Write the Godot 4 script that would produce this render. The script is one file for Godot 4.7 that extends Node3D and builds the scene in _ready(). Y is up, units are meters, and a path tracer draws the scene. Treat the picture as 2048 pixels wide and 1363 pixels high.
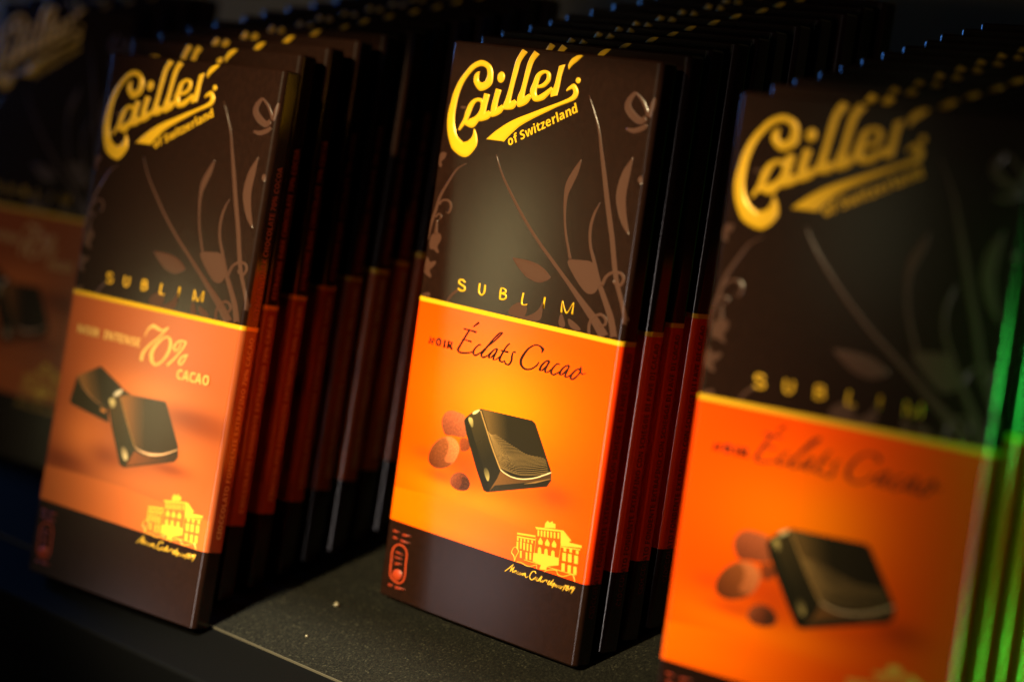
extends Node3D
# Rows of chocolate bars in printed cartons on a dark shop shelf, seen close up with a shallow depth of field.
# One unit is a metre; the print of a carton is laid out in hundredths of a millimetre from its lower edge.

const W := 78.0          # carton width, mm
const H := 158.9         # carton height, mm
const T := 7.7           # carton thickness, mm
const R := 1.7           # rounding of the four upright edges, mm
const BULGE := 0.6      # the front panel bows out by this much, mm
const PANEL_LOW := 22.2  # the orange wrap runs from here ...
const PANEL_TOP := 86.0  # ... to here

var M := {}
var G := {}
var taken := {}
var noise := FastNoiseLite.new()

func _ready() -> void:
	noise.seed = 7
	noise.frequency = 0.9
	make_camera()
	make_lights()
	make_materials()
	make_setting()
	make_shapes()
	make_rows()
	make_crumbs()

# ------------------------------------------------------------------ camera, light, exposure
func make_camera() -> void:
	var c := Camera3D.new()
	c.name = "camera"
	c.position = Vector3(0.3932, 0.2525, 0.3569)
	c.rotation = Vector3(-0.3101, 0.8107, -0.0754)
	c.near = 0.02
	c.far = 20.0
	var a := CameraAttributesPhysical.new()
	a.frustum_focal_length = 74.05
	a.frustum_focus_distance = 0.566
	a.exposure_aperture = 4.5
	a.frustum_near = 0.02
	a.frustum_far = 20.0
	c.attributes = a
	c.fov = 18.41
	add_child(c)
	c.current = true

func aim(l: Light3D, called: String, from: Vector3, to: Vector3, tint: Color, energy: float) -> void:
	l.name = called
	l.light_color = tint
	l.light_energy = energy
	l.shadow_enabled = true
	add_child(l)
	l.look_at_from_position(from, to, Vector3.UP)

func panel_light(called: String, from: Vector3, to: Vector3, size: Vector2, tint: Color, energy: float) -> void:
	var l := AreaLight3D.new()
	l.area_size = size
	l.area_normalize_energy = true
	l.area_range = 6.0
	aim(l, called, from, to, tint, energy)

func make_lights() -> void:
	var e := Environment.new()
	e.background_mode = Environment.BG_COLOR
	e.background_color = Color(0.03, 0.027, 0.022)
	e.background_energy_multiplier = 0.2
	e.tonemap_mode = Environment.TONE_MAPPER_LINEAR
	e.tonemap_exposure = 1.0
	e.sdfgi_enabled = true
	e.ssao_enabled = true
	e.ssil_enabled = true
	var w := WorldEnvironment.new()
	w.name = "environment"
	w.environment = e
	add_child(w)
	# the warm shop spot over the aisle, its beam falling on the middle row
	spot("ceiling_spot", Vector3(-0.05, 1.0, 1.0), Vector3(-0.010, 0.072, 0.0), Color(1.0, 0.905, 0.69), 7.4, 6.4, 0.03)
	# the next spot along, steeper: the shelf above cuts its beam off just in front of the middle row
	spot("near_ceiling_spot", Vector3(0.0, 1.1, 0.50), Vector3(-0.03, 0.0, 0.035), Color(1.0, 0.96, 0.84), 5.0, 4.2, 0.025)
	# the shop window the glossy fronts mirror; unseen panels added for their other sheens
	panel_light("window_light", Vector3(-1.43, 0.38, 1.36), Vector3(0.0, 0.1, 0.0), Vector2(0.12, 0.20), Color(0.95, 0.88, 0.62), 0.05)
	panel_light("upper_sheen_light", Vector3(-0.74, 0.72, 1.69), Vector3(0.0, 0.1, 0.0), Vector2(0.20, 0.14), Color(0.92, 0.92, 0.70), 0.007)
	panel_light("side_sheen_light", Vector3(-1.95, 0.42, 0.50), Vector3(0.0, 0.1, 0.0), Vector2(0.10, 0.44), Color(0.55, 0.76, 1.0), 0.03)
	panel_light("lower_sheen_light", Vector3(-1.36, 0.03, 1.46), Vector3(0.0, 0.1, 0.0), Vector2(0.22, 0.12), Color(0.95, 0.88, 0.90), 0.02)
	# unseen soft lamps placed to give the carton edges their blue and pale highlights
	panel_light("blue_edge_light", Vector3(-1.6, 0.34, -0.10), Vector3(0.0, 0.13, 0.0), Vector2(0.30, 0.22), Color(0.35, 0.62, 1.0), 0.40)
	panel_light("front_edge_light", Vector3(0.32, 0.34, 1.9), Vector3(0.0, 0.12, 0.0), Vector2(0.16, 0.44), Color(1.0, 0.93, 0.90), 0.5)
	# two unseen green spots added to draw the glint down the nearest row's edges
	spot("green_edge_light", Vector3(0.32, 0.16, 0.20), Vector3(0.18, 0.10, -0.03), Color(0.22, 1.0, 0.34), 0.11, 11.0, 0.02)
	spot("lower_green_edge_light", Vector3(0.32, 0.06, 0.20), Vector3(0.18, 0.03, -0.03), Color(0.22, 1.0, 0.24), 0.10, 11.0, 0.02)

func spot(called: String, from: Vector3, to: Vector3, tint: Color, energy: float, half_angle: float, size: float) -> void:
	var l := SpotLight3D.new()
	l.spot_range = 6.0
	l.spot_angle = half_angle
	l.spot_angle_attenuation = 1.0
	l.spot_attenuation = 2.0
	l.light_size = size
	aim(l, called, from, to, tint, energy)

# ------------------------------------------------------------------ materials
func plain(c: Color, rough: float, metal := 0.0) -> StandardMaterial3D:
	var m := StandardMaterial3D.new()
	m.albedo_color = c
	m.roughness = rough
	m.metallic = metal
	return m

func noise_map(freq: float, size: int, ramp: Gradient, seed_no: int, octaves := 3) -> NoiseTexture2D:
	var n := FastNoiseLite.new()
	n.noise_type = FastNoiseLite.TYPE_SIMPLEX
	n.seed = seed_no
	n.frequency = freq
	n.fractal_octaves = octaves
	var t := NoiseTexture2D.new()
	t.width = size
	t.height = size
	t.seamless = true
	t.noise = n
	t.color_ramp = ramp
	return t

func ramp2(a: Color, b: Color, from := 0.0, to := 1.0) -> Gradient:
	var g := Gradient.new()
	g.set_offset(0, from)
	g.set_offset(1, to)
	g.set_color(0, a)
	g.set_color(1, b)
	return g

func grain(m: StandardMaterial3D, per_metre: float, height_cm: float, seed_no: int, freq := 0.12) -> void:
	m.uv1_triplanar = true
	m.uv1_scale = Vector3.ONE * per_metre
	m.heightmap_enabled = true
	m.heightmap_scale = height_cm
	m.heightmap_texture = noise_map(freq, 256, ramp2(Color.BLACK, Color.WHITE), seed_no)

func make_materials() -> void:
	# matt varnished board, chocolate brown
	M.board = plain(Color(1, 1, 1), 0.17)
	grain(M.board, 70.0, 0.00022, 3, 0.16)
	M.board.albedo_texture = noise_map(0.02, 256, ramp2(Color8(24, 12, 8), Color8(31, 16, 10)), 5, 4)
	M.wrap_side = plain(Color8(206, 48, 6), 0.17)
	M.wrap_side_dull = plain(Color8(152, 72, 36), 0.17)
	M.gold = plain(Color8(214, 164, 20), 0.34, 0.2)
	M.foil = plain(Color8(222, 172, 52), 0.40, 0.2)
	M.leaf = plain(Color8(63, 39, 29), 0.28)
	M.ink = plain(Color8(30, 9, 5), 0.6)
	M.ink.metallic_specular = 0.25
	M.side_ink = plain(Color8(84, 22, 8), 0.5)
	M.pale_ink = plain(Color8(218, 172, 92), 0.45, 0.1)
	M.orange_ink = plain(Color8(146, 46, 10), 0.45)
	M.side_ink_warm = plain(Color8(150, 70, 40), 0.5)
	M.eclats = plain(Color.WHITE, 0.17)
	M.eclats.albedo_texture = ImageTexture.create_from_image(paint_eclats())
	M.intense = plain(Color.WHITE, 0.17)
	M.intense.albedo_texture = ImageTexture.create_from_image(paint_intense())
	# felt-like black mat, shelf and wall
	M.mat = plain(Color.WHITE, 0.9)
	M.mat.metallic_specular = 0.2
	M.mat.uv1_triplanar = true
	M.mat.uv1_scale = Vector3.ONE * 17.0
	M.mat.albedo_texture = ImageTexture.create_from_image(fibres())
	M.mat_edge_glint = plain(Color8(56, 50, 34), 0.8)  # paler than the mat: light caught on its cut edge, painted in
	M.shelf = plain(Color8(4, 4, 4), 0.8)
	M.shelf.metallic_specular = 0.15
	grain(M.shelf, 20.0, 0.004, 17)
	M.wall = plain(Color8(112, 98, 62), 0.9)
	grain(M.wall, 6.0, 0.02, 19)
	M.crumb = plain(Color8(118, 110, 88), 0.4)

# the flecked fibres of the mat: single pale hairs over a dark ground
func fibres() -> Image:
	var r := RandomNumberGenerator.new()
	r.seed = 5
	var img := Image.create(256, 256, false, Image.FORMAT_RGB8)
	for y in 256:
		for x in 256:
			var k := r.randf() * 0.7 + 0.3 * clampf(0.5 + noise.get_noise_2d(x * 0.25, y * 0.25), 0.0, 1.0)
			img.set_pixel(x, y, Color8(5, 5, 4).lerp(Color8(44, 43, 33), k * k))
	for n in 700:
		var p := Vector2(r.randf() * 256.0, r.randf() * 256.0)
		var d := Vector2.from_angle(r.randf() * TAU)
		var c := Color8(38, 37, 29).lerp(Color8(62, 60, 47), r.randf())
		for s in r.randi_range(1, 4):
			img.set_pixel(posmod(int(p.x + d.x * s), 256), posmod(int(p.y + d.y * s), 256), c)
	return img

# ------------------------------------------------------------------ the printed pictures
const PX := 20.0   # pixels per millimetre while painting, halved afterwards

func poly_of(key: String) -> PackedVector2Array:
	var a: Array = PICTURE[key]
	var p := PackedVector2Array()
	for i in range(0, a.size(), 2):
		p.append(Vector2(a[i] * 0.01 * PX, (PANEL_TOP - a[i + 1] * 0.01) * PX))
	return p

func soft(p: PackedVector2Array) -> PackedVector2Array:
	# rounds a closed outline: two passes of corner cutting
	for k in 2:
		var o := PackedVector2Array()
		for i in p.size():
			var a := p[i]
			var b := p[(i + 1) % p.size()]
			o.append(a.lerp(b, 0.25))
			o.append(a.lerp(b, 0.75))
		p = o
	return p

func spline(p: PackedVector2Array, steps: int) -> PackedVector2Array:
	var o := PackedVector2Array()
	var n := p.size()
	for i in n - 1:
		for k in steps:
			o.append(p[i].cubic_interpolate(p[i + 1], p[maxi(i - 1, 0)], p[mini(i + 2, n - 1)], float(k) / steps))
	o.append(p[n - 1])
	return o

# fills an outline with two print tones from point a to point b, broken up by a speckle
func fill(img: Image, p: PackedVector2Array, ca: Color, a: Vector2, cb: Color, b: Vector2, speck := 0.0, cover := 1.0) -> void:
	var lo := p[0]
	var hi := p[0]
	for q in p:
		lo = lo.min(q)
		hi = hi.max(q)
	var d := b - a
	var dd := maxf(d.length_squared(), 0.001)
	for y in range(maxi(int(lo.y), 0), mini(int(hi.y) + 1, img.get_height())):
		var xs := PackedFloat32Array()
		var yy := y + 0.5
		for i in p.size():
			var s := p[i]
			var e := p[(i + 1) % p.size()]
			if (s.y <= yy) != (e.y <= yy):
				xs.append(s.x + (yy - s.y) / (e.y - s.y) * (e.x - s.x))
		xs.sort()
		for k in range(0, xs.size() - 1, 2):
			for x in range(maxi(int(ceil(xs[k] - 0.5)), 0), mini(int(floor(xs[k + 1] + 0.5)), img.get_width())):
				var t := clampf((Vector2(x, yy) - a).dot(d) / dd, 0.0, 1.0)
				var c := ca.lerp(cb, t)
				if speck > 0.0:
					var f := 1.0 + speck * (noise.get_noise_2d(x * 0.09, yy * 0.09) + 0.6 * noise.get_noise_2d(x * 0.33, yy * 0.33))
					c = Color(c.r * f, c.g * f, c.b * f)
				img.set_pixel(x, y, c if cover >= 1.0 else img.get_pixel(x, y).lerp(c, cover))

func band(img: Image, line: PackedVector2Array, wide: float, c: Color, cover := 1.0, taper := false) -> void:
	var l := PackedVector2Array()
	var r := PackedVector2Array()
	for i in line.size():
		var d := (line[mini(i + 1, line.size() - 1)] - line[maxi(i - 1, 0)]).normalized().orthogonal()
		var h := wide * 0.5
		if taper:
			h *= 1.0 - absf(float(i) / (line.size() - 1) * 2.0 - 1.0) * 0.8
		l.append(line[i] + d * h)
		r.append(line[i] - d * h)
	r.reverse()
	l.append_array(r)
	fill(img, l, c, Vector2.ZERO, c, Vector2(1, 0), 0.0, cover)

# the ground of the print: tones blended over one another as soft round patches
func ground(base: Color, patches: Array) -> Image:
	var w := int(W * 2.0)
	var h := int((PANEL_TOP - PANEL_LOW) * 2.0)
	var img := Image.create(w, h, false, Image.FORMAT_RGB8)
	for y in h:
		for x in w:
			var u := x * 0.5
			var v := PANEL_TOP - y * 0.5
			var c := base
			for p in patches:
				var du: float = (u - p[0]) / p[2]
				var dv: float = (v - p[1]) / p[3]
				c = c.lerp(p[4], p[5] * exp(-(du * du + dv * dv)))
			img.set_pixel(x, y, c)
	img.resize(int(W * PX), int((PANEL_TOP - PANEL_LOW) * PX), Image.INTERPOLATE_CUBIC)
	return img

func finish(img: Image) -> Image:
	img.resize(img.get_width() / 2, img.get_height() / 2, Image.INTERPOLATE_BILINEAR)
	img.generate_mipmaps()
	return img

func at(u: float, v: float) -> Vector2:
	return Vector2(u * PX, (PANEL_TOP - v) * PX)

func paint_eclats() -> Image:
	var o := Color8(234, 64, 2)
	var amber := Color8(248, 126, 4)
	var deep := Color8(168, 52, 14)
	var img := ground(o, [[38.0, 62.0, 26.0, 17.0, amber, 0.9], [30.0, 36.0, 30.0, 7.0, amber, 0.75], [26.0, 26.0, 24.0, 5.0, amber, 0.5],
		[36.0, 40.5, 26.0, 3.0, deep, 0.28], [24.0, 45.0, 6.0, 4.0, deep, 0.5], [63.0, 43.0, 6.0, 2.6, deep, 0.65], [30.0, 44.0, 5.0, 6.0, deep, 0.45], [18.5, 39.0, 7.0, 1.6, deep, 0.5], [11.0, 44.0, 5.0, 2.0, deep, 0.4]])
	# the paler foot of the print
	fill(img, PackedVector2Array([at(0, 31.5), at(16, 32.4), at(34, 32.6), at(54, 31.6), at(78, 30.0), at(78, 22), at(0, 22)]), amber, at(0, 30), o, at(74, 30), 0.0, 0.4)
	var dark := Color8(40, 34, 22)
	fill(img, soft(poly_of("gap")), Color8(150, 66, 30), at(25, 52), Color8(84, 42, 24), at(31, 46), 0.25)
	fill(img, soft(poly_of("nut_a")), Color8(190, 100, 60), at(22, 61), Color8(110, 52, 30), at(17, 51), 0.35)
	fill(img, soft(poly_of("nut_b")), Color8(204, 118, 66), at(23, 52), Color8(124, 58, 28), at(14, 42), 0.3)
	fill(img, soft(poly_of("nut_b_skin")), Color8(148, 80, 36), at(20, 54), Color8(80, 38, 18), at(12, 43), 0.4, 0.85)
	fill(img, soft(poly_of("nut_c")), Color8(200, 108, 62), at(18, 42), Color8(100, 48, 28), at(26, 37), 0.4)
	fill(img, soft(poly_of("nut_c_dark")), Color8(150, 82, 48), at(21, 42), Color8(62, 36, 24), at(26, 37), 0.7, 0.8)
	fill(img, poly_of("choc"), dark, at(30, 50), Color8(34, 30, 20), at(60, 45), 0.06)
	fill(img, poly_of("bevel"), Color8(58, 48, 28), at(30, 58), Color8(36, 32, 21), at(38, 48), 0.06)
	fill(img, poly_of("side"), Color8(34, 31, 21), at(26, 54), Color8(30, 27, 18), at(38, 40), 0.05)
	fill(img, poly_of("top"), Color8(92, 70, 38), at(36, 54), Color8(36, 31, 20), at(43, 56), 0.08)
	fill(img, soft(poly_of("hi_b")), Color8(176, 156, 92), at(29, 57), Color8(50, 43, 26), at(31.5, 53))
	fill(img, soft(poly_of("hi_a")), Color8(206, 194, 140), at(32, 60), Color8(120, 104, 62), at(35, 59))
	fill(img, soft(poly_of("hi_c")), Color8(42, 36, 22), at(38, 46), Color8(190, 168, 100), at(40, 41.5))
	band(img, spline(poly_of("ridge"), 6), 10.0, Color8(128, 94, 48))
	band(img, spline(poly_of("ridge"), 6), 3.0, Color8(190, 150, 88))
	var s := spline(poly_of("wave_s"), 5)
	var e := spline(poly_of("wave_e"), 5)
	for i in s.size():
		var mid := s[i].lerp(e[i], 0.45) + Vector2(-2.0, 12.0 + i * 0.5)
		var a := spline(PackedVector2Array([s[i], mid, e[i]]), 8)
		band(img, a, 2.6, Color8(160, 126, 74), 0.75)
	fill(img, poly_of("front"), Color8(104, 70, 36), at(41, 46), Color8(62, 44, 27), at(58, 44), 0.1)
	fill(img, poly_of("foot"), Color8(44, 38, 25), at(42, 40), Color8(34, 30, 21), at(58, 42), 0.06)
	band(img, spline(poly_of("strip"), 6), 9.0, Color8(150, 110, 62), 0.8, true)
	band(img, spline(poly_of("lip"), 8), 9.0, Color8(120, 92, 58))
	band(img, spline(poly_of("lip"), 8), 4.5, Color8(224, 202, 158))
	return finish(img)

func paint_intense() -> Image:
	var o := Color8(152, 74, 36)
	var lite := Color8(204, 108, 50)
	var deep := Color8(116, 48, 22)
	var img := ground(o, [[40.0, 62.0, 24.0, 6.0, lite, 0.85], [16.0, 45.0, 14.0, 8.0, lite, 0.9], [62.0, 47.0, 12.0, 8.0, lite, 0.5], [40.0, 36.0, 24.0, 4.0, lite, 0.5],
		[64.0, 58.0, 14.0, 3.0, deep, 0.75], [72.0, 56.0, 14.0, 3.0, deep, 0.5], [29.0, 41.0, 7.0, 3.0, deep, 0.6], [8.0, 36.0, 14.0, 3.0, deep, 0.75], [58.0, 42.5, 8.0, 1.8, deep, 0.7]])
	# the paler foot of the print below the line that runs to the house
	fill(img, PackedVector2Array([at(0, 32.5), at(20, 33.0), at(38, 33.2), at(54, 32.4), at(78, 31.0), at(78, 22), at(0, 22)]), lite, at(0, 30), Color8(186, 90, 38), at(78, 30), 0.0, 0.75)
	fill(img, poly_of("b_back"), Color8(44, 36, 20), at(12, 56), Color8(36, 30, 18), at(30, 50), 0.08)
	fill(img, poly_of("b_back_top"), Color8(122, 82, 44), at(14, 58), Color8(40, 32, 19), at(21, 62), 0.1)
	band(img, spline(poly_of("b_edge"), 6), 5.0, Color8(226, 156, 104), 0.8, true)
	fill(img, soft(poly_of("b_hi_d")), Color8(196, 122, 62), at(24, 52), Color8(120, 76, 38), at(26, 50))
	fill(img, poly_of("b_choc"), Color8(50, 38, 20), at(32, 52), Color8(40, 28, 16), at(56, 46), 0.06)
	fill(img, poly_of("b_bevel"), Color8(66, 48, 24), at(30, 56), Color8(44, 34, 18), at(38, 46), 0.06)
	fill(img, poly_of("b_top"), Color8(134, 82, 40), at(35, 54), Color8(44, 29, 17), at(44, 56), 0.1)
	fill(img, poly_of("b_front"), Color8(128, 66, 32), at(42, 46), Color8(52, 30, 18), at(56, 42), 0.1)
	band(img, spline(poly_of("b_ridge"), 6), 5.0, Color8(190, 136, 76))
	band(img, spline(poly_of("b_lip"), 6), 17.0, Color8(206, 136, 88), 1.0, true)
	band(img, spline(poly_of("b_lip"), 6), 6.0, Color8(244, 212, 172), 1.0, true)
	fill(img, soft(poly_of("b_hi_a")), Color8(214, 196, 166), at(32, 58), Color8(150, 122, 88), at(36, 58))
	fill(img, soft(poly_of("b_hi_b")), Color8(198, 174, 116), at(30, 57), Color8(62, 44, 23), at(32, 53))
	fill(img, soft(poly_of("b_hi_c")), Color8(52, 38, 20), at(38, 46.5), Color8(204, 178, 130), at(39, 42.5))
	return finish(img)

# ------------------------------------------------------------------ shapes on the carton front
func front_z(u: float) -> float:
	var x := absf(u - W * 0.5)
	var half := W * 0.5 - R
	if x <= half:
		return T - BULGE * (x / half) * (x / half)
	var k := minf(x - half, R)
	return T - BULGE - R + sqrt(R * R - k * k)

func on_front(u: float, v: float, h: float) -> Vector3:
	return Vector3((u - W * 0.5) * 0.001, v * 0.001, (front_z(u) + h) * 0.001)

func tri(st: SurfaceTool, a: Vector3, b: Vector3, c: Vector3) -> void:
	st.add_vertex(a)
	st.add_vertex(b)
	st.add_vertex(c)

func quad(st: SurfaceTool, a: Vector3, b: Vector3, c: Vector3, d: Vector3) -> void:
	tri(st, a, b, c)
	tri(st, a, c, d)

# a brush stroke given by its two edges, raised in relief
func stroke(st: SurfaceTool, data: Array, high: float, steps := 4, across := 8, smooth := true) -> void:
	var l := PackedVector2Array()
	var r := PackedVector2Array()
	for i in range(0, data.size(), 4):
		l.append(Vector2(data[i], data[i + 1]) * 0.01)
		r.append(Vector2(data[i + 2], data[i + 3]) * 0.01)
	if smooth and l.size() > 2:
		l = spline(l, steps)
		r = spline(r, steps)
	var rows := []
	for i in l.size():
		var c := (l[i] + r[i]) * 0.5
		var wide := l[i].distance_to(r[i])
		var h := minf(high, wide * 0.42)
		var row := PackedVector3Array()
		for k in across + 1:
			var t := float(k) / across * 2.0 - 1.0
			var p := c + (r[i] - c) * t
			p.y = minf(p.y, H - 0.55)
			row.append(on_front(p.x, p.y, -0.01 + (h + 0.01) * (1.0 - pow(absf(t), 5.0))))
		rows.append(row)
	for e in [0, l.size() - 1]:
		var rim: PackedVector3Array = rows[e].duplicate()
		for k in rim.size():
			rim[k].z = (front_z(rim[k].x * 1000.0 + W * 0.5) - 0.03) * 0.001
		if e == 0:
			rows.push_front(rim)
		else:
			rows.append(rim)
	for i in rows.size() - 1:
		for k in across:
			quad(st, rows[i][k], rows[i][k + 1], rows[i + 1][k + 1], rows[i + 1][k])

# a flat printed or raised patch with an outline of its own
func patch(st: SurfaceTool, data: Array, high: float, rounded := false) -> void:
	var p := PackedVector2Array()
	for i in range(0, data.size(), 2):
		p.append(Vector2(data[i], data[i + 1]) * 0.01)
	if rounded:
		p = soft(p)
	var idx := Geometry2D.triangulate_polygon(p)
	for i in range(0, idx.size(), 3):
		tri(st, on_front(p[idx[i]].x, p[idx[i]].y, high), on_front(p[idx[i + 1]].x, p[idx[i + 1]].y, high), on_front(p[idx[i + 2]].x, p[idx[i + 2]].y, high))
	for i in p.size():
		var a := p[i]
		var b := p[(i + 1) % p.size()]
		quad(st, on_front(a.x, a.y, high), on_front(b.x, b.y, high), on_front(b.x, b.y, -0.03), on_front(a.x, a.y, -0.03))

func begin() -> SurfaceTool:
	var st := SurfaceTool.new()
	st.begin(Mesh.PRIMITIVE_TRIANGLES)
	return st

func done(st: SurfaceTool) -> ArrayMesh:
	st.generate_normals()
	return st.commit()

func flat_begin() -> SurfaceTool:
	var st := begin()
	st.set_smooth_group(-1)
	return st

# strokes that cross must not lie in one plane: each is a hair higher than the one before
func letters(list: Array, high: float, step: float, steps := 4, across := 6, smooth := true) -> Array:
	var out := []
	var n := 0
	for l in list:
		var st := begin()
		for s in l:
			stroke(st, s, high + step * (n % 7), steps, across, smooth)
			n += 1
		out.append(done(st))
	return out

# ------------------------------------------------------------------ the carton
func ring(inset: float) -> Array:
	# [position in mm across and deep, normal] round the carton, starting at the left end of the front
	var out := []
	var half := W * 0.5
	var fl := half - R
	for i in 17:
		var x := lerpf(-fl, fl, i / 16.0)
		var n := Vector2(2.0 * BULGE * x / (fl * fl), 1.0).normalized()
		out.append([Vector2(x, T - BULGE * (x / fl) * (x / fl)), n])
	var corners := [[Vector2(fl, T - BULGE - R), 90.0, 0.0], [Vector2(fl, R), 0.0, -90.0], [Vector2(-fl, R), -90.0, -180.0], [Vector2(-fl, T - BULGE - R), -180.0, -270.0]]
	for c in corners:
		for k in 7:
			var a := deg_to_rad(lerpf(c[1], c[2], k / 6.0))
			var n := Vector2(cos(a), sin(a))
			out.append([c[0] + n * R, n])
	for p in out:
		p[0] -= p[1] * inset
	return out

func wall_band(st: SurfaceTool, v0: float, v1: float, in0: float, in1: float, from := 0, to := -1, uv := false) -> void:
	var a := ring(in0)
	var b := ring(in1)
	var n := a.size()
	var last := n if to < 0 else to
	var slope := (in1 - in0) / maxf(v1 - v0, 0.001)
	for i in range(from, last):
		var j := (i + 1) % n
		var q := [[a[i], v0], [b[j], v1], [a[j], v0], [a[i], v0], [b[i], v1], [b[j], v1]]
		for e in q:
			var p: Vector2 = e[0][0]
			var m: Vector2 = e[0][1]
			st.set_normal(Vector3(m.x, slope, m.y).normalized())
			if uv:
				st.set_uv(Vector2(p.x / W + 0.5, (PANEL_TOP - e[1]) / (PANEL_TOP - PANEL_LOW)))
			st.add_vertex(Vector3(p.x, e[1], p.y) * 0.001)

func lid(st: SurfaceTool, v: float, inset: float, up: float) -> void:
	var a := ring(inset)
	st.set_normal(Vector3(0, up, 0))
	for i in a.size():
		var p: Vector2 = a[i][0]
		var q: Vector2 = a[(i + 1) % a.size()][0]
		for e in ([Vector2(0, T * 0.5), q, p] if up > 0.0 else [Vector2(0, T * 0.5), p, q]):
			st.set_normal(Vector3(0, up, 0))
			st.add_vertex(Vector3(e.x, v, e.y) * 0.001)

func text(words: String, high: float) -> TextMesh:
	var f := SystemFont.new()
	f.font_names = PackedStringArray(["Droid Sans"])
	f.font_weight = 700
	var t := TextMesh.new()
	t.font = f
	t.text = words
	t.font_size = 48
	t.pixel_size = 0.001
	t.depth = high
	t.horizontal_alignment = HORIZONTAL_ALIGNMENT_LEFT
	t.vertical_alignment = VERTICAL_ALIGNMENT_BOTTOM
	return t

func make_shapes() -> void:
	var st := begin()
	wall_band(st, 0.0, 0.5, 0.5, 0.0)
	wall_band(st, 0.5, PANEL_LOW, 0.0, 0.0)
	lid(st, 0.0, 0.5, -1.0)
	G.foot = st.commit()
	st = begin()
	wall_band(st, PANEL_TOP, H - 0.5, 0.0, 0.0)
	wall_band(st, H - 0.5, H, 0.0, 0.5)
	lid(st, H, 0.5, 1.0)
	G.carton = st.commit()
	# the front print runs from the middle of one upright edge to the middle of the other
	var n := ring(0.0).size()
	st = begin()
	wall_band(st, PANEL_LOW, PANEL_TOP, 0.0, 0.0, 0, 16 + 4, true)
	wall_band(st, PANEL_LOW, PANEL_TOP, 0.0, 0.0, n - 4, n, true)
	G.panel = st.commit()
	st = begin()
	wall_band(st, PANEL_LOW, PANEL_TOP, 0.0, 0.0, 16 + 4, n - 4)
	G.wrap = st.commit()
	st = begin()
	wall_band(st, 85.36, 85.42, 0.0, -0.05)
	wall_band(st, 85.42, 86.58, -0.05, -0.05)
	wall_band(st, 86.58, 86.64, -0.05, 0.0)
	G.stripe = st.commit()
	G.logo = letters(LOGO_LETTERS, 0.24, 0.008, 5, 10)
	st = begin()
	patch_dome(st, LOGO_DOT, 0.24)
	G.logo_dot = done(st)
	st = begin()
	patch_dome(st, LOGO_RING, 0.14)
	G.logo_ring = done(st)
	G.swash = letters([LOGO_SWASH], 0.24, 0.0, 5, 10)[0]
	G.title = letters(TITLE_LETTERS, 0.10, 0.006, 5, 6)
	G.script = letters(SCRIPT_LETTERS, 0.04, 0.003, 5, 4)
	G.noir = letters(NOIR_LETTERS, 0.08, 0.003, 3, 4, false)
	G.seventy = letters(SEVENTY_LETTERS, 0.03, 0.004, 5, 4)
	G.hand = letters([HAND_STROKES], 0.03, 0.005, 3, 4)[0]
	st = flat_begin()
	var k := 0
	for p in HOUSE_PIECES:
		patch(st, p, 0.02 + 0.003 * (k % 9))
		k += 1
	for l in HOUSE_LINES:
		stroke(st, l, 0.05 + 0.004 * (k % 7), 3, 3)
		k += 1
	G.house = done(st)
	G.leaves = []
	k = 0
	for s in LEAF_STROKES:
		st = begin()
		stroke(st, s, 0.03 + 0.003 * k, 5, 6)
		G.leaves.append(done(st))
		k += 1
	for p in LEAF_SHAPES:
		st = flat_begin()
		patch(st, p, 0.04 + 0.005 * (k % 9), true)
		G.leaves.append(done(st))
		k += 1
	st = begin()
	k = 0
	for s in MARK_STROKES:
		stroke(st, s, 0.03 + 0.003 * k, 4, 4)
		k += 1
	for p in MARK_SHAPES:
		patch(st, p, 0.06)
	G.mark = done(st)
	G.tagline = text("of Switzerland", 0.0)
	G.noir_intense = text("NOIR  INTENSE", 0.0)
	G.cacao = text("CACAO", 0.0)
	G.side_eclats = text("CIOCCOLATO FONDENTE EXTRAFINO CON SCHEGGE DI FAVE DI CACAO", 0.0)
	G.side_intense_top = text("EXTRAFINE DARK CHOCOLATE 70% COCOA", 0.0)
	G.side_intense_low = text("CIOCCOLATO FONDENTE EXTRAFINO 70% CACAO", 0.0)

func patch_dome(st: SurfaceTool, data: Array, high: float) -> void:
	var p := PackedVector2Array()
	var c := Vector2.ZERO
	for i in range(0, data.size(), 2):
		p.append(Vector2(data[i], data[i + 1]) * 0.01)
		c += p[p.size() - 1]
	c /= p.size()
	for i in p.size():
		var a := p[i]
		var b := p[(i + 1) % p.size()]
		var rings := [[1.0, -0.02], [0.94, 0.62], [0.8, 0.92], [0.5, 1.0], [0.0, 1.02]]
		for k in 4:
			var o: Array = rings[k]
			var q: Array = rings[k + 1]
			var a0 := c.lerp(a, o[0])
			var b0 := c.lerp(b, o[0])
			var a1 := c.lerp(a, q[0])
			var b1 := c.lerp(b, q[0])
			quad(st, on_front(a0.x, a0.y, o[1] * high), on_front(b0.x, b0.y, o[1] * high), on_front(b1.x, b1.y, q[1] * high), on_front(a1.x, a1.y, q[1] * high))

# ------------------------------------------------------------------ things
func numbered(called: String) -> String:
	var n: int = taken.get(called, 0)
	taken[called] = n + 1
	return called if n == 0 else "%s_%03d" % [called, n]

func tag(o: Node, label: String, category: String, group := "") -> void:
	o.set_meta("label", label)
	o.set_meta("category", category)
	if group != "":
		o.set_meta("group", group)

func part(called: String, mesh: Mesh, m: Material, parent: Node) -> MeshInstance3D:
	var o := MeshInstance3D.new()
	o.name = called
	o.mesh = mesh
	o.material_override = m
	o.cast_shadow = GeometryInstance3D.SHADOW_CASTING_SETTING_ON
	parent.add_child(o, true)
	return o

func holder(called: String, parent: Node) -> Node3D:
	var o := Node3D.new()
	o.name = called
	parent.add_child(o, true)
	return o

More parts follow.
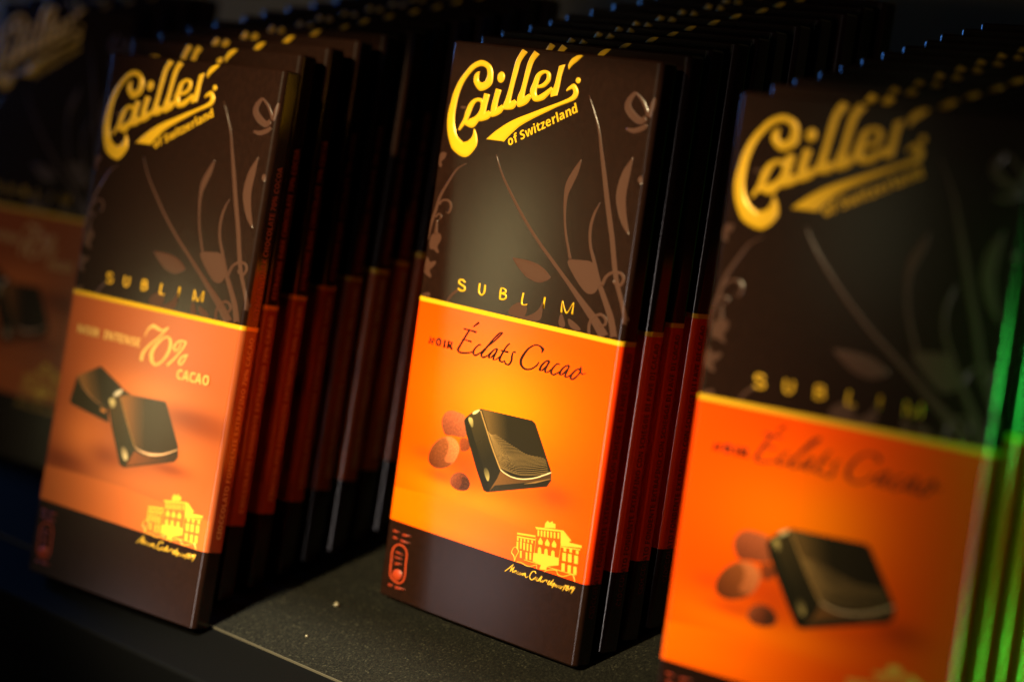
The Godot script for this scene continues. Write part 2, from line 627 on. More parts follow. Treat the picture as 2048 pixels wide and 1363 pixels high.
# sets a line of type on the front between two points of its base line, in mm
func set_type(called: String, mesh: TextMesh, m: Material, parent: Node, a: Vector2, b: Vector2, cap: float) -> void:
	var o := part(called, mesh, m, parent)
	var box := mesh.get_aabb()
	var sx := a.distance_to(b) * 0.001 / box.size.x
	var sy := cap * 0.001 / 0.0343
	var turn := Basis(Vector3(0, 0, 1), (b - a).angle())
	o.basis = turn * Basis.from_scale(Vector3(sx, sy, 1.0))
	var mid := (a + b) * 0.5
	o.position = on_front(a.x, a.y, 0.0)
	o.position.z = (maxf(front_z(mid.x), maxf(front_z(a.x), front_z(b.x))) + 0.035) * 0.001
	o.position -= o.basis * Vector3(box.position.x, box.position.y, 0.0)

func side_type(called: String, mesh: TextMesh, m: Material, parent: Node, v0: float, v1: float, deep: float, cap: float) -> void:
	var o := part(called, mesh, m, parent)
	var box := mesh.get_aabb()
	var sx := (v1 - v0) * 0.001 / box.size.x
	var sy := cap * 0.001 / box.size.y
	o.basis = Basis(Vector3(0, 1, 0), Vector3(0, 0, 1), Vector3(1, 0, 0)) * Basis.from_scale(Vector3(sx, sy, 1.0))
	o.position = Vector3(W * 0.5 + 0.03, v0, deep) * 0.001 - o.basis * Vector3(box.position.x, box.position.y, 0.0)

# front: 2 the bar that faces the camera, with all its print; 1 a bar behind it, of which the rim, the side and the logo show
func chocolate_bar(kind: String, front: int) -> Node3D:
	var t := Node3D.new()
	t.name = "chocolate_bar"
	var warm := kind == "eclats"
	part("carton", G.carton, M.board, t)
	part("carton_foot", G.foot, M.board, t)
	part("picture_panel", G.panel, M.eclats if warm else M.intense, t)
	part("side_wrap", G.wrap, M.wrap_side if warm else M.wrap_side_dull, t)
	part("gold_stripe", G.stripe, M.gold, t)
	var logo := holder("logo", t)
	for l in G.logo:
		part("letter", l, M.gold, logo)
	part("letter_dot", G.logo_dot, M.gold, logo)
	part("swash", G.swash, M.gold, logo)
	if warm:
		side_type("side_lettering", G.side_eclats, M.side_ink, t, 13.0, 83.5, 2.2, 1.9)
	else:
		side_type("side_lettering", G.side_intense_top, M.side_ink_warm, t, 88.5, 132.0, 2.2, 1.8)
		side_type("side_lettering", G.side_intense_low, M.pale_ink, t, 26.0, 83.5, 2.2, 1.6)
	if front == 1:
		return t
	part("registered_mark", G.logo_ring, M.gold, logo)
	set_type("tagline", G.tagline, M.gold, logo, Vector2(28.3, 132.0), Vector2(51.9, 143.5), 2.5)
	var title := holder("title", t)
	for l in G.title:
		part("letter", l, M.gold, title)
	var pattern := holder("leaf_pattern", t)
	for l in G.leaves:
		part("leaf", l, M.leaf, pattern)
	var flavour := holder("flavour_lettering", t)
	if warm:
		for l in G.noir:
			part("letter", l, M.ink, flavour)
		for l in G.script:
			part("letter", l, M.ink, flavour)
	else:
		set_type("word", G.noir_intense, M.pale_ink, flavour, Vector2(6.76, 74.16), Vector2(36.2, 74.16), 2.4)
		for l in G.seventy:
			part("numeral", l, M.pale_ink, flavour)
		set_type("word", G.cacao, M.pale_ink, flavour, Vector2(54.44, 67.8), Vector2(68.41, 68.0), 2.8)
	part("house_emblem", G.house, M.foil, t)
	part("handwriting", G.hand, M.foil, t)
	part("nutrition_mark", G.mark, M.orange_ink, t)
	return t

func place(o: Node3D, where: Vector3, yaw: float, lean: float) -> void:
	o.name = numbered("chocolate_bar")
	add_child(o)
	o.basis = Basis(Vector3.UP, yaw) * Basis(Vector3.RIGHT, -lean)
	o.position = where

const ORDINAL := ["", "second", "third", "fourth", "fifth", "sixth", "seventh", "eighth", "ninth", "tenth", "eleventh", "twelfth"]

func row(kind: String, fronts: Array, backs: Array, label: String, behind: String, group: String) -> void:
	var f := chocolate_bar(kind, 2)
	place(f, fronts[0], fronts[1], fronts[2])
	tag(f, label, "chocolate bar", group)
	var proto := chocolate_bar(kind, 1)
	for i in backs.size():
		var o: Node3D = proto if i == 0 else proto.duplicate()
		var b: Array = backs[i]
		place(o, b[0], b[1], b[2])
		tag(o, behind % ORDINAL[i + 1], "chocolate bar", group)

func make_rows() -> void:
	var r := RandomNumberGenerator.new()
	r.seed = 21
	# middle row
	var b := []
	for z in [-0.0100, -0.0187, -0.0288, -0.0373, -0.0462, -0.0562, -0.0666, -0.0768, -0.0868, -0.0966]:
		b.append([Vector3(r.randf_range(-0.0009, 0.0006), 0.0, z), r.randf_range(-0.006, 0.006), 0.2979 + r.randf_range(-0.004, 0.004)])
	row("eclats", [Vector3(0, 0, 0), 0.0, 0.2979], b, "sharp bright orange and brown chocolate bar fronting the middle row",
		"%s chocolate bar from the front in the middle row", "bars of the middle row")
	# the row beside it with the duller orange print
	b = []
	for dz in [-0.0156, -0.0268, -0.0381, -0.0487, -0.0586, -0.0682, -0.0776, -0.0876, -0.0974, -0.1074, -0.1172]:
		b.append([Vector3(-0.1118 + r.randf_range(-0.0008, 0.0008), 0.0, 0.0505 + dz), 0.052 + r.randf_range(-0.005, 0.005), 0.345 + r.randf_range(-0.004, 0.004)])
	row("intense", [Vector3(-0.1031, -0.0008, 0.0505), 0.0642, 0.3663], b, "dull orange and brown 70% chocolate bar with two chocolate squares fronting its row",
		"%s dull orange bar behind the 70%% bar with two chocolate squares", "bars of the seventy percent row")
	# nearest row
	b = []
	for z in [0.0066, -0.0024, -0.0114, -0.0204, -0.0295, -0.0385, -0.0472, -0.0560, -0.0648, -0.0736, -0.0824]:
		b.append([Vector3(0.1209 + r.randf_range(-0.0006, 0.0006), 0.0, z), 0.0895 + r.randf_range(-0.003, 0.003), 0.3290 + r.randf_range(-0.003, 0.003)])
	row("eclats", [Vector3(0.1203, 0, 0.017), 0.0901, 0.328], b, "blurred nearest orange and brown bar with a green glint along its edge",
		"%s bar from the front in the nearest row with green edge glints", "bars of the nearest row")
	# farthest row, cut by the edge of the photograph
	b = []
	for dz in [-0.010, -0.020, -0.030]:
		b.append([Vector3(-0.2411, 0.0, 0.0046 + dz), 0.0466, 0.3691])
	row("intense", [Vector3(-0.2411, 0, 0.0046), 0.0466, 0.3691], b, "dim out of focus 70% bar cut off by the photo's edge",
		"%s dim bar behind the one cut off by the photo's edge", "bars of the farthest row")

# ------------------------------------------------------------------ setting
func slab(called: String, lo: Vector3, hi: Vector3, bevel: float, m: Material) -> MeshInstance3D:
	# a board running along x with its upper front and rear edges rounded
	var p := PackedVector2Array([Vector2(lo.z, lo.y), Vector2(lo.z, hi.y - bevel)])
	for k in 6:
		var a := PI - k / 5.0 * PI * 0.5
		p.append(Vector2(lo.z + bevel + cos(a) * bevel, hi.y - bevel + sin(a) * bevel))
	for k in 6:
		var a := PI * 0.5 - k / 5.0 * PI * 0.5
		p.append(Vector2(hi.z - bevel + cos(a) * bevel, hi.y - bevel + sin(a) * bevel))
	p.append(Vector2(hi.z, lo.y))
	var st := flat_begin()
	for i in p.size():
		var a := p[i]
		var c := p[(i + 1) % p.size()]
		quad(st, Vector3(lo.x, a.y, a.x), Vector3(lo.x, c.y, c.x), Vector3(hi.x, c.y, c.x), Vector3(hi.x, a.y, a.x))
	var idx := Geometry2D.triangulate_polygon(p)
	for x in [lo.x, hi.x]:
		for i in range(0, idx.size(), 3):
			tri(st, Vector3(x, p[idx[i]].y, p[idx[i]].x), Vector3(x, p[idx[i + 1]].y, p[idx[i + 1]].x), Vector3(x, p[idx[i + 2]].y, p[idx[i + 2]].x))
	var o := part(called, done(st), m, self)
	o.set_meta("kind", "structure")
	return o

func make_setting() -> void:
	slab("shelf", Vector3(-0.7, -0.025, -0.26), Vector3(0.6, -0.0009, 0.0695), 0.0015, M.shelf)
	slab("shelf_mat", Vector3(-0.69, -0.0008, -0.255), Vector3(0.59, 0.0, 0.0468), 0.00025, M.mat)
	slab("mat_edge_glint", Vector3(-0.69, -0.0008, 0.04685), Vector3(0.59, -0.0001, 0.04705), 0.00005, M.mat_edge_glint)  # strip added to paint the bright line along the mat's front
	slab("shelf_above", Vector3(-0.9, 0.32, -0.26), Vector3(0.8, 0.338, 0.163), 0.002, M.shelf)
	slab("back_wall", Vector3(-1.2, -0.025, -0.30), Vector3(1.0, 0.6, -0.262), 0.002, M.wall)

func make_crumbs() -> void:
	var spots := [[-0.0453, 0.0171, 0.0008, "larger pale round crumb lying on the dark mat between the rows"], [-0.0368, 0.0353, 0.0004, "smaller pale crumb lying on the dark mat near its front edge"]]
	for s in spots:
		var st := begin()
		var rad: float = s[2]
		for i in 10:
			for k in 6:
				var c := []
				for e in [[i, k], [i + 1, k], [i + 1, k + 1], [i, k + 1]]:
					var a: float = e[0] % 10 / 10.0 * TAU
					var t: float = e[1] / 6.0 * PI
					var d := Vector3(sin(t) * cos(a), cos(t), sin(t) * sin(a))
					var q := 1.0 + 0.5 * noise.get_noise_3d(d.x * 1.3 + rad * 9000.0, d.y * 1.3, d.z * 1.3)
					c.append(Vector3(d.x, d.y * 0.8, d.z) * rad * q + Vector3(0, rad * 0.7, 0))
				quad(st, c[0], c[1], c[2], c[3])
		var o := part(numbered("crumb"), done(st), M.crumb, self)
		o.position = Vector3(s[0], 0.0, s[1])
		tag(o, s[3], "crumb", "crumbs on the mat")

# ------------------------------------------------------------------ outlines of the print, hundredths of a millimetre
const LOGO_LETTERS := [[[1265,15116,1291,15105,1097,15015,1283,14989,1102,14793,1302,14862,1411,14583,1417,14819,1802,14762,1540,14871,1835,15066,1599,15054,1687,15319,1528,15213,1315,15427,1331,15262,970,15306,1107,15192,735,15096,902,15020,506,14820,703,14761,344,14489,575,14452,260,14139,518,14122,217,13790,514,13797,263,13465,574,13515,391,13159,718,13282,640,12860,960,13142,1180,12723,1023,13128,1545,13043,1194,13183,1536,13322,1333,13324,1404,13537,1368,13533]], [[807,13424,733,13446,942,13579,807,13619,1063,13744,888,13781,1143,13941,930,13978,1216,14141,1031,14202,1324,14267,1234,14359,1448,14284,1503,14388,1501,14228,1642,14248,1480,14048,1649,14021,1343,13877,1537,13789,1126,13784,1320,13559,1075,13738,1004,13594,993,13760,911,13709], [1574,14537,1817,14518,1548,14279,1770,14264,1515,14019,1745,14012,1507,13761,1759,13941,1876,13846,1678,13985,2001,14018,1859,14094]], [[2012,14705,2251,14678,1968,14445,2188,14426,1925,14182,2167,14179,1977,13919,2164,14119,2320,14034,2136,14159,2471,14231,2347,14298]], [[2836,15851,3047,15770,2712,15667,2911,15602,2629,15483,2828,15449,2582,15224,2784,15203,2544,14969,2732,14951,2505,14716,2694,14699,2445,14462,2669,14445,2380,14180,2690,14296,2784,14203,2598,14353,2935,14409,2806,14479]], [[3294,15836,3509,15744,3172,15666,3374,15598,3101,15496,3304,15460,3055,15262,3251,15240,3019,15009,3205,14991,2974,14758,3167,14738,2892,14529,3156,14512,2953,14279,3107,14488,3284,14392,3082,14528,3450,14619,3329,14685]], [[3618,14836,3572,14918,3855,14889,3747,14980,4040,15077,3876,15113,3996,15296,3868,15234,3741,15345,3787,15247,3494,15221,3663,15153,3394,14974,3611,14943,3331,14720,3590,14745,3530,14487,3643,14653,3861,14541,3730,14686,4062,14708,3920,14801,4224,14869,4109,14939]], [[4273,15488,4503,15555,4241,15217,4434,15269,4193,14943,4408,14974,4114,14789,4390,14838,4123,14638,4367,14714], [4663,15424,4643,15427,4749,15535,4613,15579,4888,15644,4734,15747,5040,15768,4959,15846,5135,15856,5121,15873]]]
const LOGO_SWASH := [[4689,14847,4667,14859,4793,14900,4714,14960,4872,14929,4922,15078,4920,14868,5109,14892,4894,14761,5049,14685,4724,14657,4808,14563,4417,14528,4489,14440,3931,14345,4029,14227,3485,14170,3578,14013,2997,13982,3159,13786,2609,13794,2924,13600,2212,13541,2749,13445,1894,13289,2611,13300]]
const LOGO_DOT := [2312,15018,2300,14958,2267,14908,2218,14875,2161,14864,2104,14878,2056,14913,2024,14964,2014,15025,2026,15084,2060,15134,2109,15167,2166,15178,2223,15164,2271,15129,2302,15078]
const LOGO_RING := [5126,15174,5122,15143,5105,15116,5078,15098,5045,15092,5012,15097,4983,15115,4963,15141,4954,15172,4959,15204,4976,15230,5003,15248,5036,15255,5069,15249,5098,15231,5118,15205]
const TITLE_LETTERS := [[[1883,9323,1836,9282,1763,9386,1741,9336,1607,9359,1656,9323,1582,9250,1645,9280,1723,9194,1760,9241,1836,9159,1896,9191,1840,9108,1896,9078,1742,9085,1732,9034,1622,9128,1586,9081]], [[2405,9369,2477,9374,2416,9136,2486,9153,2551,9042,2560,9093,2692,9135,2623,9143,2694,9368,2623,9365]], [[3327,9075,3257,9071,3323,9348,3257,9362,3418,9331,3454,9376,3452,9298,3510,9272,3302,9246,3330,9201], [3298,9196,3307,9247,3458,9192,3495,9237,3484,9145,3551,9135,3414,9102,3434,9055,3280,9100,3277,9049]], [[4112,9368,4181,9371,4115,9058,4176,9084,4361,9056,4362,9106]], [[4917,9376,4985,9379,4912,9069,4979,9072]], [[5645,9073,5578,9068,5603,9341,5600,9390,5796,9061,5797,9110,5983,9355,5994,9404,5956,9071,6022,9075]]]
const SCRIPT_LETTERS := [[[2445,8142,2398,8174,2664,8288,2594,8335], [2048,8013,2055,8070,2304,8019,2312,8068,2568,7993,2585,8065], [2236,8037,2319,8016,2106,7823,2190,7803,1947,7557,2042,7536,1883,7427,1997,7445,2007,7346,2035,7410,2237,7363,2227,7419,2474,7426,2447,7469,2565,7500,2535,7522], [2039,7726,2043,7767,2226,7730,2233,7770,2436,7709,2451,7769]], [[2826,7744,2807,7672,2728,7730,2768,7695,2567,7592,2642,7569,2512,7442,2611,7464,2663,7369,2652,7428,2843,7486,2805,7513,2970,7608,2936,7626]], [[2953,7599,2921,7620,3222,7801,3177,7827,3510,8061,3453,8089,3605,8188,3528,8175,3441,8167,3492,8134,3214,7941,3273,7916,2963,7639,3040,7612,2832,7463,2932,7461,2963,7365,2963,7425,3149,7468,3113,7496,3226,7559,3190,7575]], [[3465,7748,3491,7693,3339,7698,3379,7668,3188,7557,3263,7535,3151,7416,3231,7450,3307,7448,3264,7476,3461,7618,3413,7634,3504,7725,3462,7732], [3431,7713,3510,7701,3344,7507,3425,7499,3335,7390,3403,7436,3491,7416,3460,7447,3605,7525,3571,7543]], [[3884,7961,3935,7935,3762,7844,3825,7824,3605,7580,3688,7565,3560,7423,3655,7449,3716,7378,3711,7429,3830,7450,3806,7474], [3602,7680,3608,7724,3898,7673,3906,7732]], [[4172,7783,4186,7714,4054,7743,4101,7719,4009,7619,4091,7621,4014,7507,4099,7501,3958,7403,4006,7358,3869,7404,3831,7357,3829,7458,3779,7437]], [[5134,7894,5093,7898,5204,8016,5086,7973,5027,8093,5003,8044,4813,8078,4837,8040,4563,7920,4632,7887,4368,7648,4476,7631,4369,7457,4475,7495,4556,7344,4588,7405,4807,7375,4781,7421,5019,7517,4967,7546,5096,7643,5048,7657]], [[5426,7769,5449,7707,5289,7722,5332,7686,5138,7577,5219,7553,5093,7427,5184,7457,5256,7437,5209,7471,5441,7644,5391,7663,5478,7737,5427,7745], [5396,7733,5471,7720,5304,7530,5387,7521,5303,7408,5375,7446,5443,7415,5412,7448,5550,7528,5518,7545]], [[5825,7741,5819,7679,5701,7727,5741,7689,5553,7581,5628,7559,5506,7435,5597,7460,5662,7376,5647,7432,5841,7493,5806,7524,5892,7543,5863,7563]], [[6148,7772,6171,7710,6015,7726,6055,7689,5865,7593,5943,7568,5820,7444,5909,7473,5980,7454,5933,7487,6161,7659,6113,7678,6199,7739,6151,7749], [6119,7734,6193,7724,6038,7524,6119,7516,6029,7414,6099,7452,6165,7420,6136,7455,6272,7521,6242,7539]], [[6522,7743,6551,7692,6392,7691,6439,7655,6248,7547,6326,7524,6217,7414,6306,7442,6363,7385,6323,7432,6529,7540,6473,7563,6610,7688,6535,7693,6568,7806,6543,7750,6510,7685,6572,7707,6636,7577,6655,7626,6785,7650,6772,7669]]]
const NOIR_LETTERS := [[[796,7412,691,7405,737,7551,757,7623,882,7362,893,7435,955,7588,851,7585]], [[1059,7624,1142,7588,970,7523,1073,7525,1042,7389,1114,7446,1219,7403,1145,7448,1257,7527,1155,7512,1194,7623,1117,7569,1100,7639,1074,7568]], [[1323,7606,1425,7612,1317,7386,1420,7393]], [[1562,7397,1460,7394,1575,7591,1488,7623,1627,7558,1711,7605,1609,7531,1669,7478,1539,7539,1530,7467], [1532,7471,1610,7524,1667,7369,1745,7421]]]
const SEVENTY_LETTERS := [[[3797,7743,3766,7748,3912,7962,3849,7983,4100,8055,4062,8157,4307,8015,4345,8106,4542,8018,4516,8069,4768,8161,4740,8182], [4729,8163,4766,8148,4357,7823,4424,7792,4016,7563,4100,7527,3758,7283,3895,7260,3720,7024,3878,7024]], [[4800,7919,4830,7868,4589,7853,4642,7818,4290,7608,4404,7572,4119,7332,4294,7330,4207,7075,4349,7134,4484,6991,4465,7065,4755,7159,4682,7191,4972,7432,4856,7451,5028,7711,4900,7702,4937,7876,4844,7835,4798,7915,4764,7878]], [[5617,7889,5612,7843,5350,7893,5372,7846,5158,7776,5227,7749,5082,7621,5177,7629,5219,7528,5207,7577,5378,7652,5320,7666,5419,7824,5370,7828], [5555,7873,5634,7862,5500,7717,5563,7700,5225,7381,5295,7355,4891,7086,4984,7046], [5757,7533,5777,7481,5571,7486,5614,7452,5426,7345,5502,7327,5404,7216,5482,7236,5554,7176,5511,7211,5685,7339,5627,7352,5734,7473,5673,7480]]]
const HAND_STROKES := [[4918,1863,4891,1879,5061,1991,5033,2006,5186,2114,5184,2142,5113,2015,5150,2012,5092,1900,5115,1926,5182,1994,5150,2005,5214,2062,5241,2086,5174,1982,5212,1984,5189,1897,5210,1924,5266,1956,5239,1972,5282,1994,5320,2004,5255,1900,5269,1929,5324,1980,5333,2009,5327,1899,5340,1927,5387,1973,5399,2002,5386,1892,5394,1921,5485,1972,5491,2001,5446,1896,5466,1923,5554,1958,5533,1979,5567,1987,5605,1994,5540,1896,5554,1924,5628,1978,5600,1994,5637,2009,5674,2018,5605,1917,5643,1923,5646,1983,5666,2010,5684,1885,5705,1911,5788,1943,5767,1963], [6045,2097,6012,2079,5993,2151,5982,2122,5872,2107,5900,2093,5807,1969,5844,1972,5848,1890,5877,1912,5932,1879,5922,1905,5996,1935,5968,1950,6006,1982,6043,1992,5999,1909,5975,1928,6042,1990,6054,2018,6043,1898,6059,1926,6088,1980,6105,2008,6089,1887,6104,1915,6189,1973,6159,1986,6253,2065,6248,2092,6165,1986,6198,1977,6130,1901,6157,1925,6223,1960,6192,1971,6280,2060,6255,2078,6209,1981,6246,1982,6229,1899,6238,1927,6304,1965,6307,1993,6296,1904,6293,1931,6385,1984,6365,2004,6435,2003,6460,2027,6422,1958,6459,1960], [6536,2035,6569,2026,6473,1935,6509,1936,6536,1898,6518,1920,6617,1992,6587,2003,6654,2081,6688,2096,6596,1980,6631,1976,6573,1909,6609,1918,6610,1953,6621,1981,6624,1897,6620,1924,6688,1972,6661,1988,6707,2005,6744,2008,6641,1864,6677,1862,6723,1950,6695,1965,6748,1960,6779,1978,6746,1905,6740,1932,6801,1966,6813,1994,6797,1897,6807,1926,6868,1962,6870,1990,6880,1906,6874,1933,6923,1978,6937,2005,6925,1896,6930,1924,6979,1981,7002,2006,6940,1896,6976,1894], [7034,1956,7007,1972,7107,2061,7143,2067,7008,1867,7042,1861], [7204,2073,7227,2055,7132,2010,7168,2018,7211,1974,7247,1983,7167,1929,7172,1903,7160,1954,7126,1959,7247,2049,7218,2062], [7303,2071,7337,2066,7227,1904,7261,1899], [7398,2090,7419,2070,7312,2030,7345,2023,7370,1987,7358,2012,7417,2071,7452,2070,7310,1870,7343,1864]]
const HOUSE_PIECES := [[5766,3307,6673,3428,6682,3385,5826,3253], [6674,3424,6768,3439,7097,3235,7032,3210,7033,3132,6744,3066], [6101,3361,6106,3473,6175,3570,6257,3527,6349,3596,6384,3538,6467,3549,6485,3433], [5871,3242,5933,3251,5959,3092,5899,3083], [5984,3257,6046,3267,6072,3107,6012,3099], [6094,3273,6156,3282,6182,3123,6122,3114], [6208,3289,6270,3298,6297,3139,6237,3130], [6328,3305,6389,3314,6416,3156,6356,3147], [6446,3322,6508,3331,6534,3173,6475,3164], [6579,3340,6640,3349,6666,3191,6607,3182], [5159,3006,5823,3082,5832,3034,5161,2954], [5169,2916,5842,2986,5837,2949,5172,2876], [5175,2870,5237,2877,5249,2800,5190,2793], [5301,2882,5362,2889,5375,2812,5316,2806], [5427,2894,5488,2901,5500,2824,5442,2818], [5559,2907,5620,2915,5632,2838,5574,2831], [5700,2923,5761,2930,5774,2854,5715,2847], [5183,2766,5249,2775,5281,2579,5217,2570], [5303,2799,5369,2807,5400,2611,5336,2603], [5428,2796,5494,2805,5525,2609,5462,2601], [5553,2801,5618,2809,5649,2614,5586,2606], [5676,2805,5742,2814,5773,2619,5710,2611], [5349,2552,5417,2561,5449,2373,5381,2363], [5562,2560,5631,2569,5663,2382,5595,2372], [5698,2582,5766,2592,5798,2404,5730,2395], [5948,2950,6007,3076,6115,2979,6112,2892,5971,2880], [6195,2970,6254,3095,6361,2999,6358,2912,6219,2900], [6436,2992,6494,3117,6600,3021,6598,2934,6459,2922], [5991,2632,5978,2773,6027,2821,6087,2793,6126,2644], [6224,2648,6211,2789,6261,2836,6320,2808,6359,2659], [6471,2660,6459,2800,6508,2848,6567,2820,6606,2671], [5841,2612,6177,2663,6757,2694,6780,2503,6381,2372,6376,2272,6133,2234,6166,2369,5856,2382], [6746,3059,7039,3176,7469,3199,7473,3140,6754,3019], [6755,3010,7441,3096,7429,3065,6760,2985], [6861,2998,6956,3010,6969,2918,6880,2906], [7065,3019,7158,3031,7172,2939,7083,2927], [7292,3032,7385,3044,7398,2951,7310,2940], [6845,2862,6972,2879,7005,2663,6877,2649], [7044,2879,7170,2896,7203,2680,7076,2666], [7262,2890,7388,2906,7421,2691,7294,2677], [6870,2583,6984,2597,7013,2397,6899,2387], [7087,2587,7199,2601,7229,2402,7116,2391], [7286,2597,7398,2611,7428,2413,7315,2402]]
const HOUSE_LINES := [[5542,2339,5546,2359,6184,2353,6189,2373,6794,2362,6798,2381,7416,2381,7419,2400], [5220,2226,5190,2216,5169,2366,5141,2351,5072,2430,5040,2421,5113,2560,5086,2568,5184,2600,5198,2623,5281,2517,5313,2525,5226,2381,5257,2379,5189,2234,5220,2234], [5292,2216,5292,2241,5434,2237,5442,2263,5616,2202,5625,2228,5796,2214,5790,2237,5994,2307,6001,2333,6013,2218,6045,2228], [6324,2202,6306,2221,6450,2283,6441,2306,6717,2337,6727,2362,6784,2248,6802,2272,6991,2240,6986,2264,7255,2360,7252,2384,7333,2319,7360,2337,7388,2212,7419,2225], [5845,3016,5861,3019,5863,2605,5880,2608], [6745,3017,6762,3020,6748,2697,6764,2699]]
const LEAF_STROKES := [[2367,12919,2393,12928,2674,12423,2738,12449,3136,11909,3214,11949,3756,11302,3843,11353,4418,10749,4507,10810,5052,10281,5149,10352,5672,9817,5787,9902,6208,9376,6375,9501,6610,9039,6834,9198,6906,8756,7170,8928,7070,8603,7336,8772], [5535,13144,5555,13139,5310,12848,5521,12801,5119,12474,5377,12434,5110,12093,5258,12096,5200,11587,5289,11599,5328,11130,5415,11149,5520,10684,5610,10709,5602,10490,5711,10522], [6401,12108,6421,12104,6213,11769,6304,11756,6152,11366,6256,11371,6235,10942,6335,10965,6434,10538,6554,10576,6669,10024,6829,10082,6952,9598,7126,9670,7231,9145,7439,9216,7417,8661,7648,8727], [5492,14825,5511,14831,5942,14016,6005,14033,6135,13440,6245,13462,6342,12807,6492,12837,6628,11956,6796,11993,6901,11224,7068,11261,7107,10562,7274,10599,7276,10122,7429,10167,7530,9663,7663,9704,7689,9313,7797,9335,7712,9092,7792,9099], [7282,13396,7302,13392,6996,12960,7285,12927,6900,12395,7254,12410,7048,11927,7330,11989,7267,11605,7442,11667,7522,11382,7539,11389], [3550,10230,3559,10245,3837,9988,4012,10264,4210,9779,4465,10234,4674,9715,4810,10117,5058,9885,5064,9932], [6923,9964,6815,9985,7022,10213,6927,10254,7222,10344,7185,10421,7433,10345,7487,10420,7509,10242,7619,10248,7442,10113,7496,10042,7304,10145,7259,10083,7245,10183,7204,10159], [6716,8670,6613,8656,6688,8909,6576,8911,6768,9088,6680,9136,6964,9193,6958,9277,7112,9127,7207,9176,7119,9014,7208,8982,6997,8962,7020,8921], [1256,8668,1195,8689,1435,8872,1351,8911,1648,9033,1573,9081], [1254,12572,1273,12556,882,12378,938,12350,588,11993,671,11969,307,11536,414,11517,182,11093,302,11081,65,10685,186,10679,46,10251,128,10251], [404,11282,327,11313,505,11402,461,11455,713,11417,758,11481,816,11301,915,11313,770,11132,834,11101,691,11150,679,11123], [313,10915,253,10951,426,11012,407,11066,481,10977,561,10987,431,10879,468,10868], [330,10853,401,10858,331,10642,432,10649,310,10463,482,10477], [7020,15063,7115,15018,6805,14863,6993,14814,6771,14599,7004,14662,7019,14352,7197,14513,7381,14237,7374,14422,7602,14380,7471,14490], [7040,15011,7097,15057,7274,14838,7359,14888,7460,14606,7557,14643,7530,14455,7648,14489], [6918,14051,6931,14120,7188,13992,7156,14125,7503,14094,7407,14208,7639,14223,7556,14287], [7679,14431,7529,14452,7747,14757,7606,14778,7748,14960,7698,14967]]
const LEAF_SHAPES := [[5472,10488,5972,10528,6439,10568,6647,10308,6810,10062,6725,9778,6507,9683,6283,9749,5907,10043], [3658,8740,3762,8958,4066,9127,4359,9053,4370,8855,4288,8738,4577,8849,4825,9048,4890,9304,4942,9067,4926,8699,4432,8685,3870,8694], [5549,8691,5575,9058,5678,9027,5861,8696], [5819,8991,6189,8876,6446,8700,6012,8690], [168,10155,216,10439,411,10501,589,10510,669,10366,572,10211,515,10133,654,9954,519,9956,398,10045,252,9997], [93,9540,160,9834,258,9706,332,9646,540,9747,581,9646,451,9521,323,9431,459,9273,408,9213,192,9305,92,9361], [101,12625,127,12752,399,12781,379,12621,199,12495,293,12382,183,12317,95,12448], [107,8685,213,8755,484,8833,538,8695], [662,14073,801,14122,984,14095,821,14021], [7519,12826,7678,13006,7739,12691]]
const MARK_STROKES := [[425,1105,347,1093,422,1337,346,1334,502,1487,442,1512,619,1544,616,1598,809,1538,854,1588,954,1417,1027,1441,984,1067,1060,1082,1003,714,1078,719,907,561,953,525,739,528,712,473,498,610,435,569,441,783,364,766,431,1125,354,1113], [530,1320,555,1374,855,1290,880,1345], [522,1171,542,1226,844,1160,863,1215], [550,977,562,1050,852,997,864,1070], [293,1888,321,1950,565,1862,594,1923], [707,1857,719,1919,1074,1872,1086,1934], [326,1706,362,1767,547,1668,583,1729], [657,1683,680,1745,1037,1662,1060,1724], [392,325,419,392,596,315,622,382], [692,324,710,390,1115,333,1133,399]]
const MARK_SHAPES := [[929,770,926,705,891,642,831,591,754,558,672,550,597,568,541,608,513,665,517,730,552,794,612,845,690,877,772,885,846,867,901,827]]
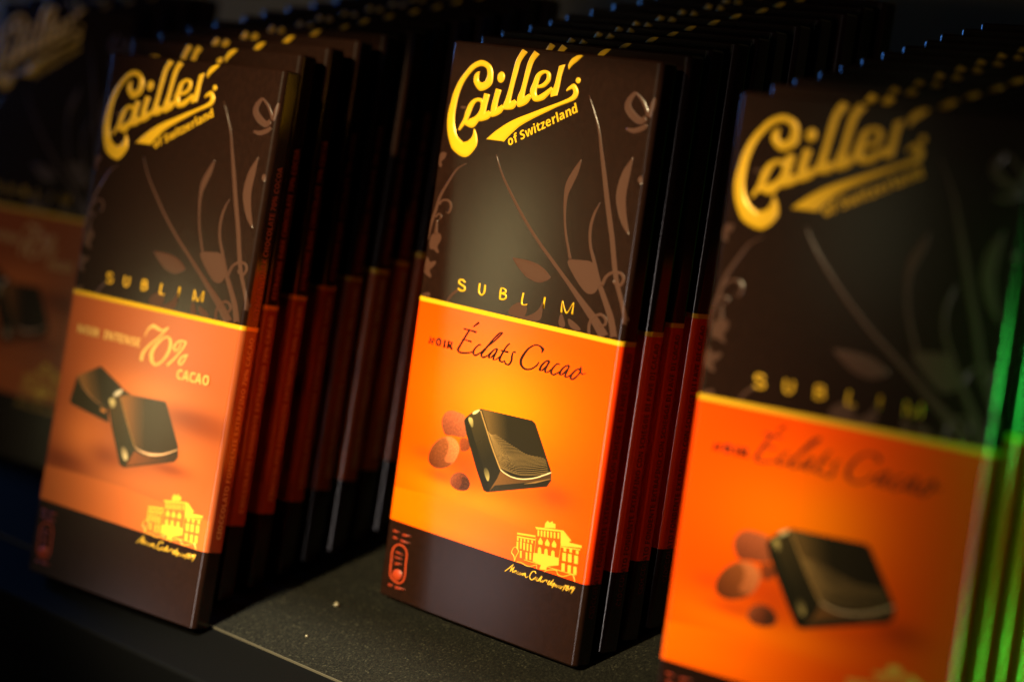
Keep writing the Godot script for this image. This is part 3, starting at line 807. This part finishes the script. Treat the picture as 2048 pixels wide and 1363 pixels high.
const PICTURE := {"choc": [2568,5563,2669,5706,2883,5869,3168,6005,5126,6064,5254,6006,6050,4880,6104,4631,5978,4443,3866,3825,3688,3839,3308,4342,2739,5197], "bevel": [2677,5699,2884,5865,3172,5952,4222,4529,4226,4433,4041,4158,3917,3873,3812,3824,3620,3936,3125,4649,2727,5259], "side": [2568,5563,2669,5706,2730,5649,3055,5153,3430,4649,3931,3876,3807,3818,3688,3839,3308,4342,2739,5197], "top": [3193,5999,5127,6060,5241,5999,6034,4887,5546,4597,5079,4457,4552,4440,4222,4529,3615,5396], "front": [4226,4508,4556,4420,5082,4439,5550,4573,6059,4830,6096,4661,5016,4329,4090,4062,3905,3860,4140,4265], "foot": [3919,3863,4090,4062,5016,4329,6097,4655,5978,4443,3866,3825], "hi_a": [2840,5854,3168,6005,3052,5864,2883,5774], "hi_b": [2676,5671,2890,5707,2966,5480,2908,5404], "hi_c": [3617,4473,3751,4438,3857,4268,3819,4062,3581,4347], "nut_a": [1671,5352,1727,5582,1948,5735,2259,5741,2654,5704,2783,5130,2517,5069,2206,5066,1907,4994,1746,5170], "nut_b": [1329,4226,1371,4500,1569,4783,1879,4978,2215,5024,2487,4906,2565,4705,2438,4373,2171,4141,1724,4008,1420,4091], "nut_b_skin": [1333,4238,1377,4501,1576,4780,1904,4978,2025,4876,2120,4743,2093,4563,1978,4319,2111,4282,2356,4312,2170,4146,1723,4012,1420,4091], "nut_c": [2317,3801,2414,4019,2671,4140,2954,4114,3149,3940,3127,3740,2925,3641,2651,3613,2421,3671], "nut_c_dark": [2843,4051,3101,3995,3169,3837,3040,3682,2675,3651,2830,3805,2776,3924], "gap": [2477,5035,2783,5130,2995,4838,2656,4680,2561,4769], "wave_s": [3543,5456,3646,5317,3751,5167,3856,5017,3975,4871,4075,4743,4196,4587], "wave_e": [3881,5424,4289,5320,4723,5219,5120,5137,5723,5159,5865,5018,5981,4792], "ridge": [3157,5949,3516,5440,3809,5029,4206,4536], "lip": [4213,4533,4399,4466,4704,4422,5080,4453,5546,4593,6059,4845], "strip": [5160,4340,5569,4476,6081,4678], "b_back": [790,5342,947,6112,1271,6261,2011,6594,3145,6140,2829,5892,2613,5598,2810,5017,859,5261], "b_back_top": [957,6128,1269,6266,2013,6589,3123,6141,2811,5961,2559,5718,2504,5442,2114,5506,1446,5774], "b_choc": [2565,5661,2772,5854,3128,6120,3613,5997,5133,6060,5208,6017,5992,4909,6069,4605,5948,4452,3803,3867,3603,3919,2935,4968], "b_bevel": [2636,5682,2843,5838,3122,5885,3632,5207,4111,4587,4169,4429,3913,3956,3778,3879,3562,3974], "b_top": [3145,5883,3605,5996,5134,6055,5968,4904,5509,4674,4902,4527,4146,4588,3632,5207], "b_front": [4169,4429,4551,4374,5146,4416,6038,4696,6059,4612,5940,4484,3914,3951], "b_lip": [4138,4550,4482,4473,4917,4468,5448,4579,6001,4822], "b_hi_a": [2782,5899,3133,6103,3222,6016,2901,5790], "b_hi_b": [2618,5699,2858,5783,2993,5607,2879,5444,2739,5548], "b_hi_c": [3530,4436,3734,4474,3918,4240,3885,4064,3716,4117], "b_edge": [951,6098,1390,5808,2011,5552,2519,5438], "b_hi_d": [2283,5383,2555,5387,2587,5264,2352,5295], "b_ridge": [3139,5874,3576,5254,4130,4562]}
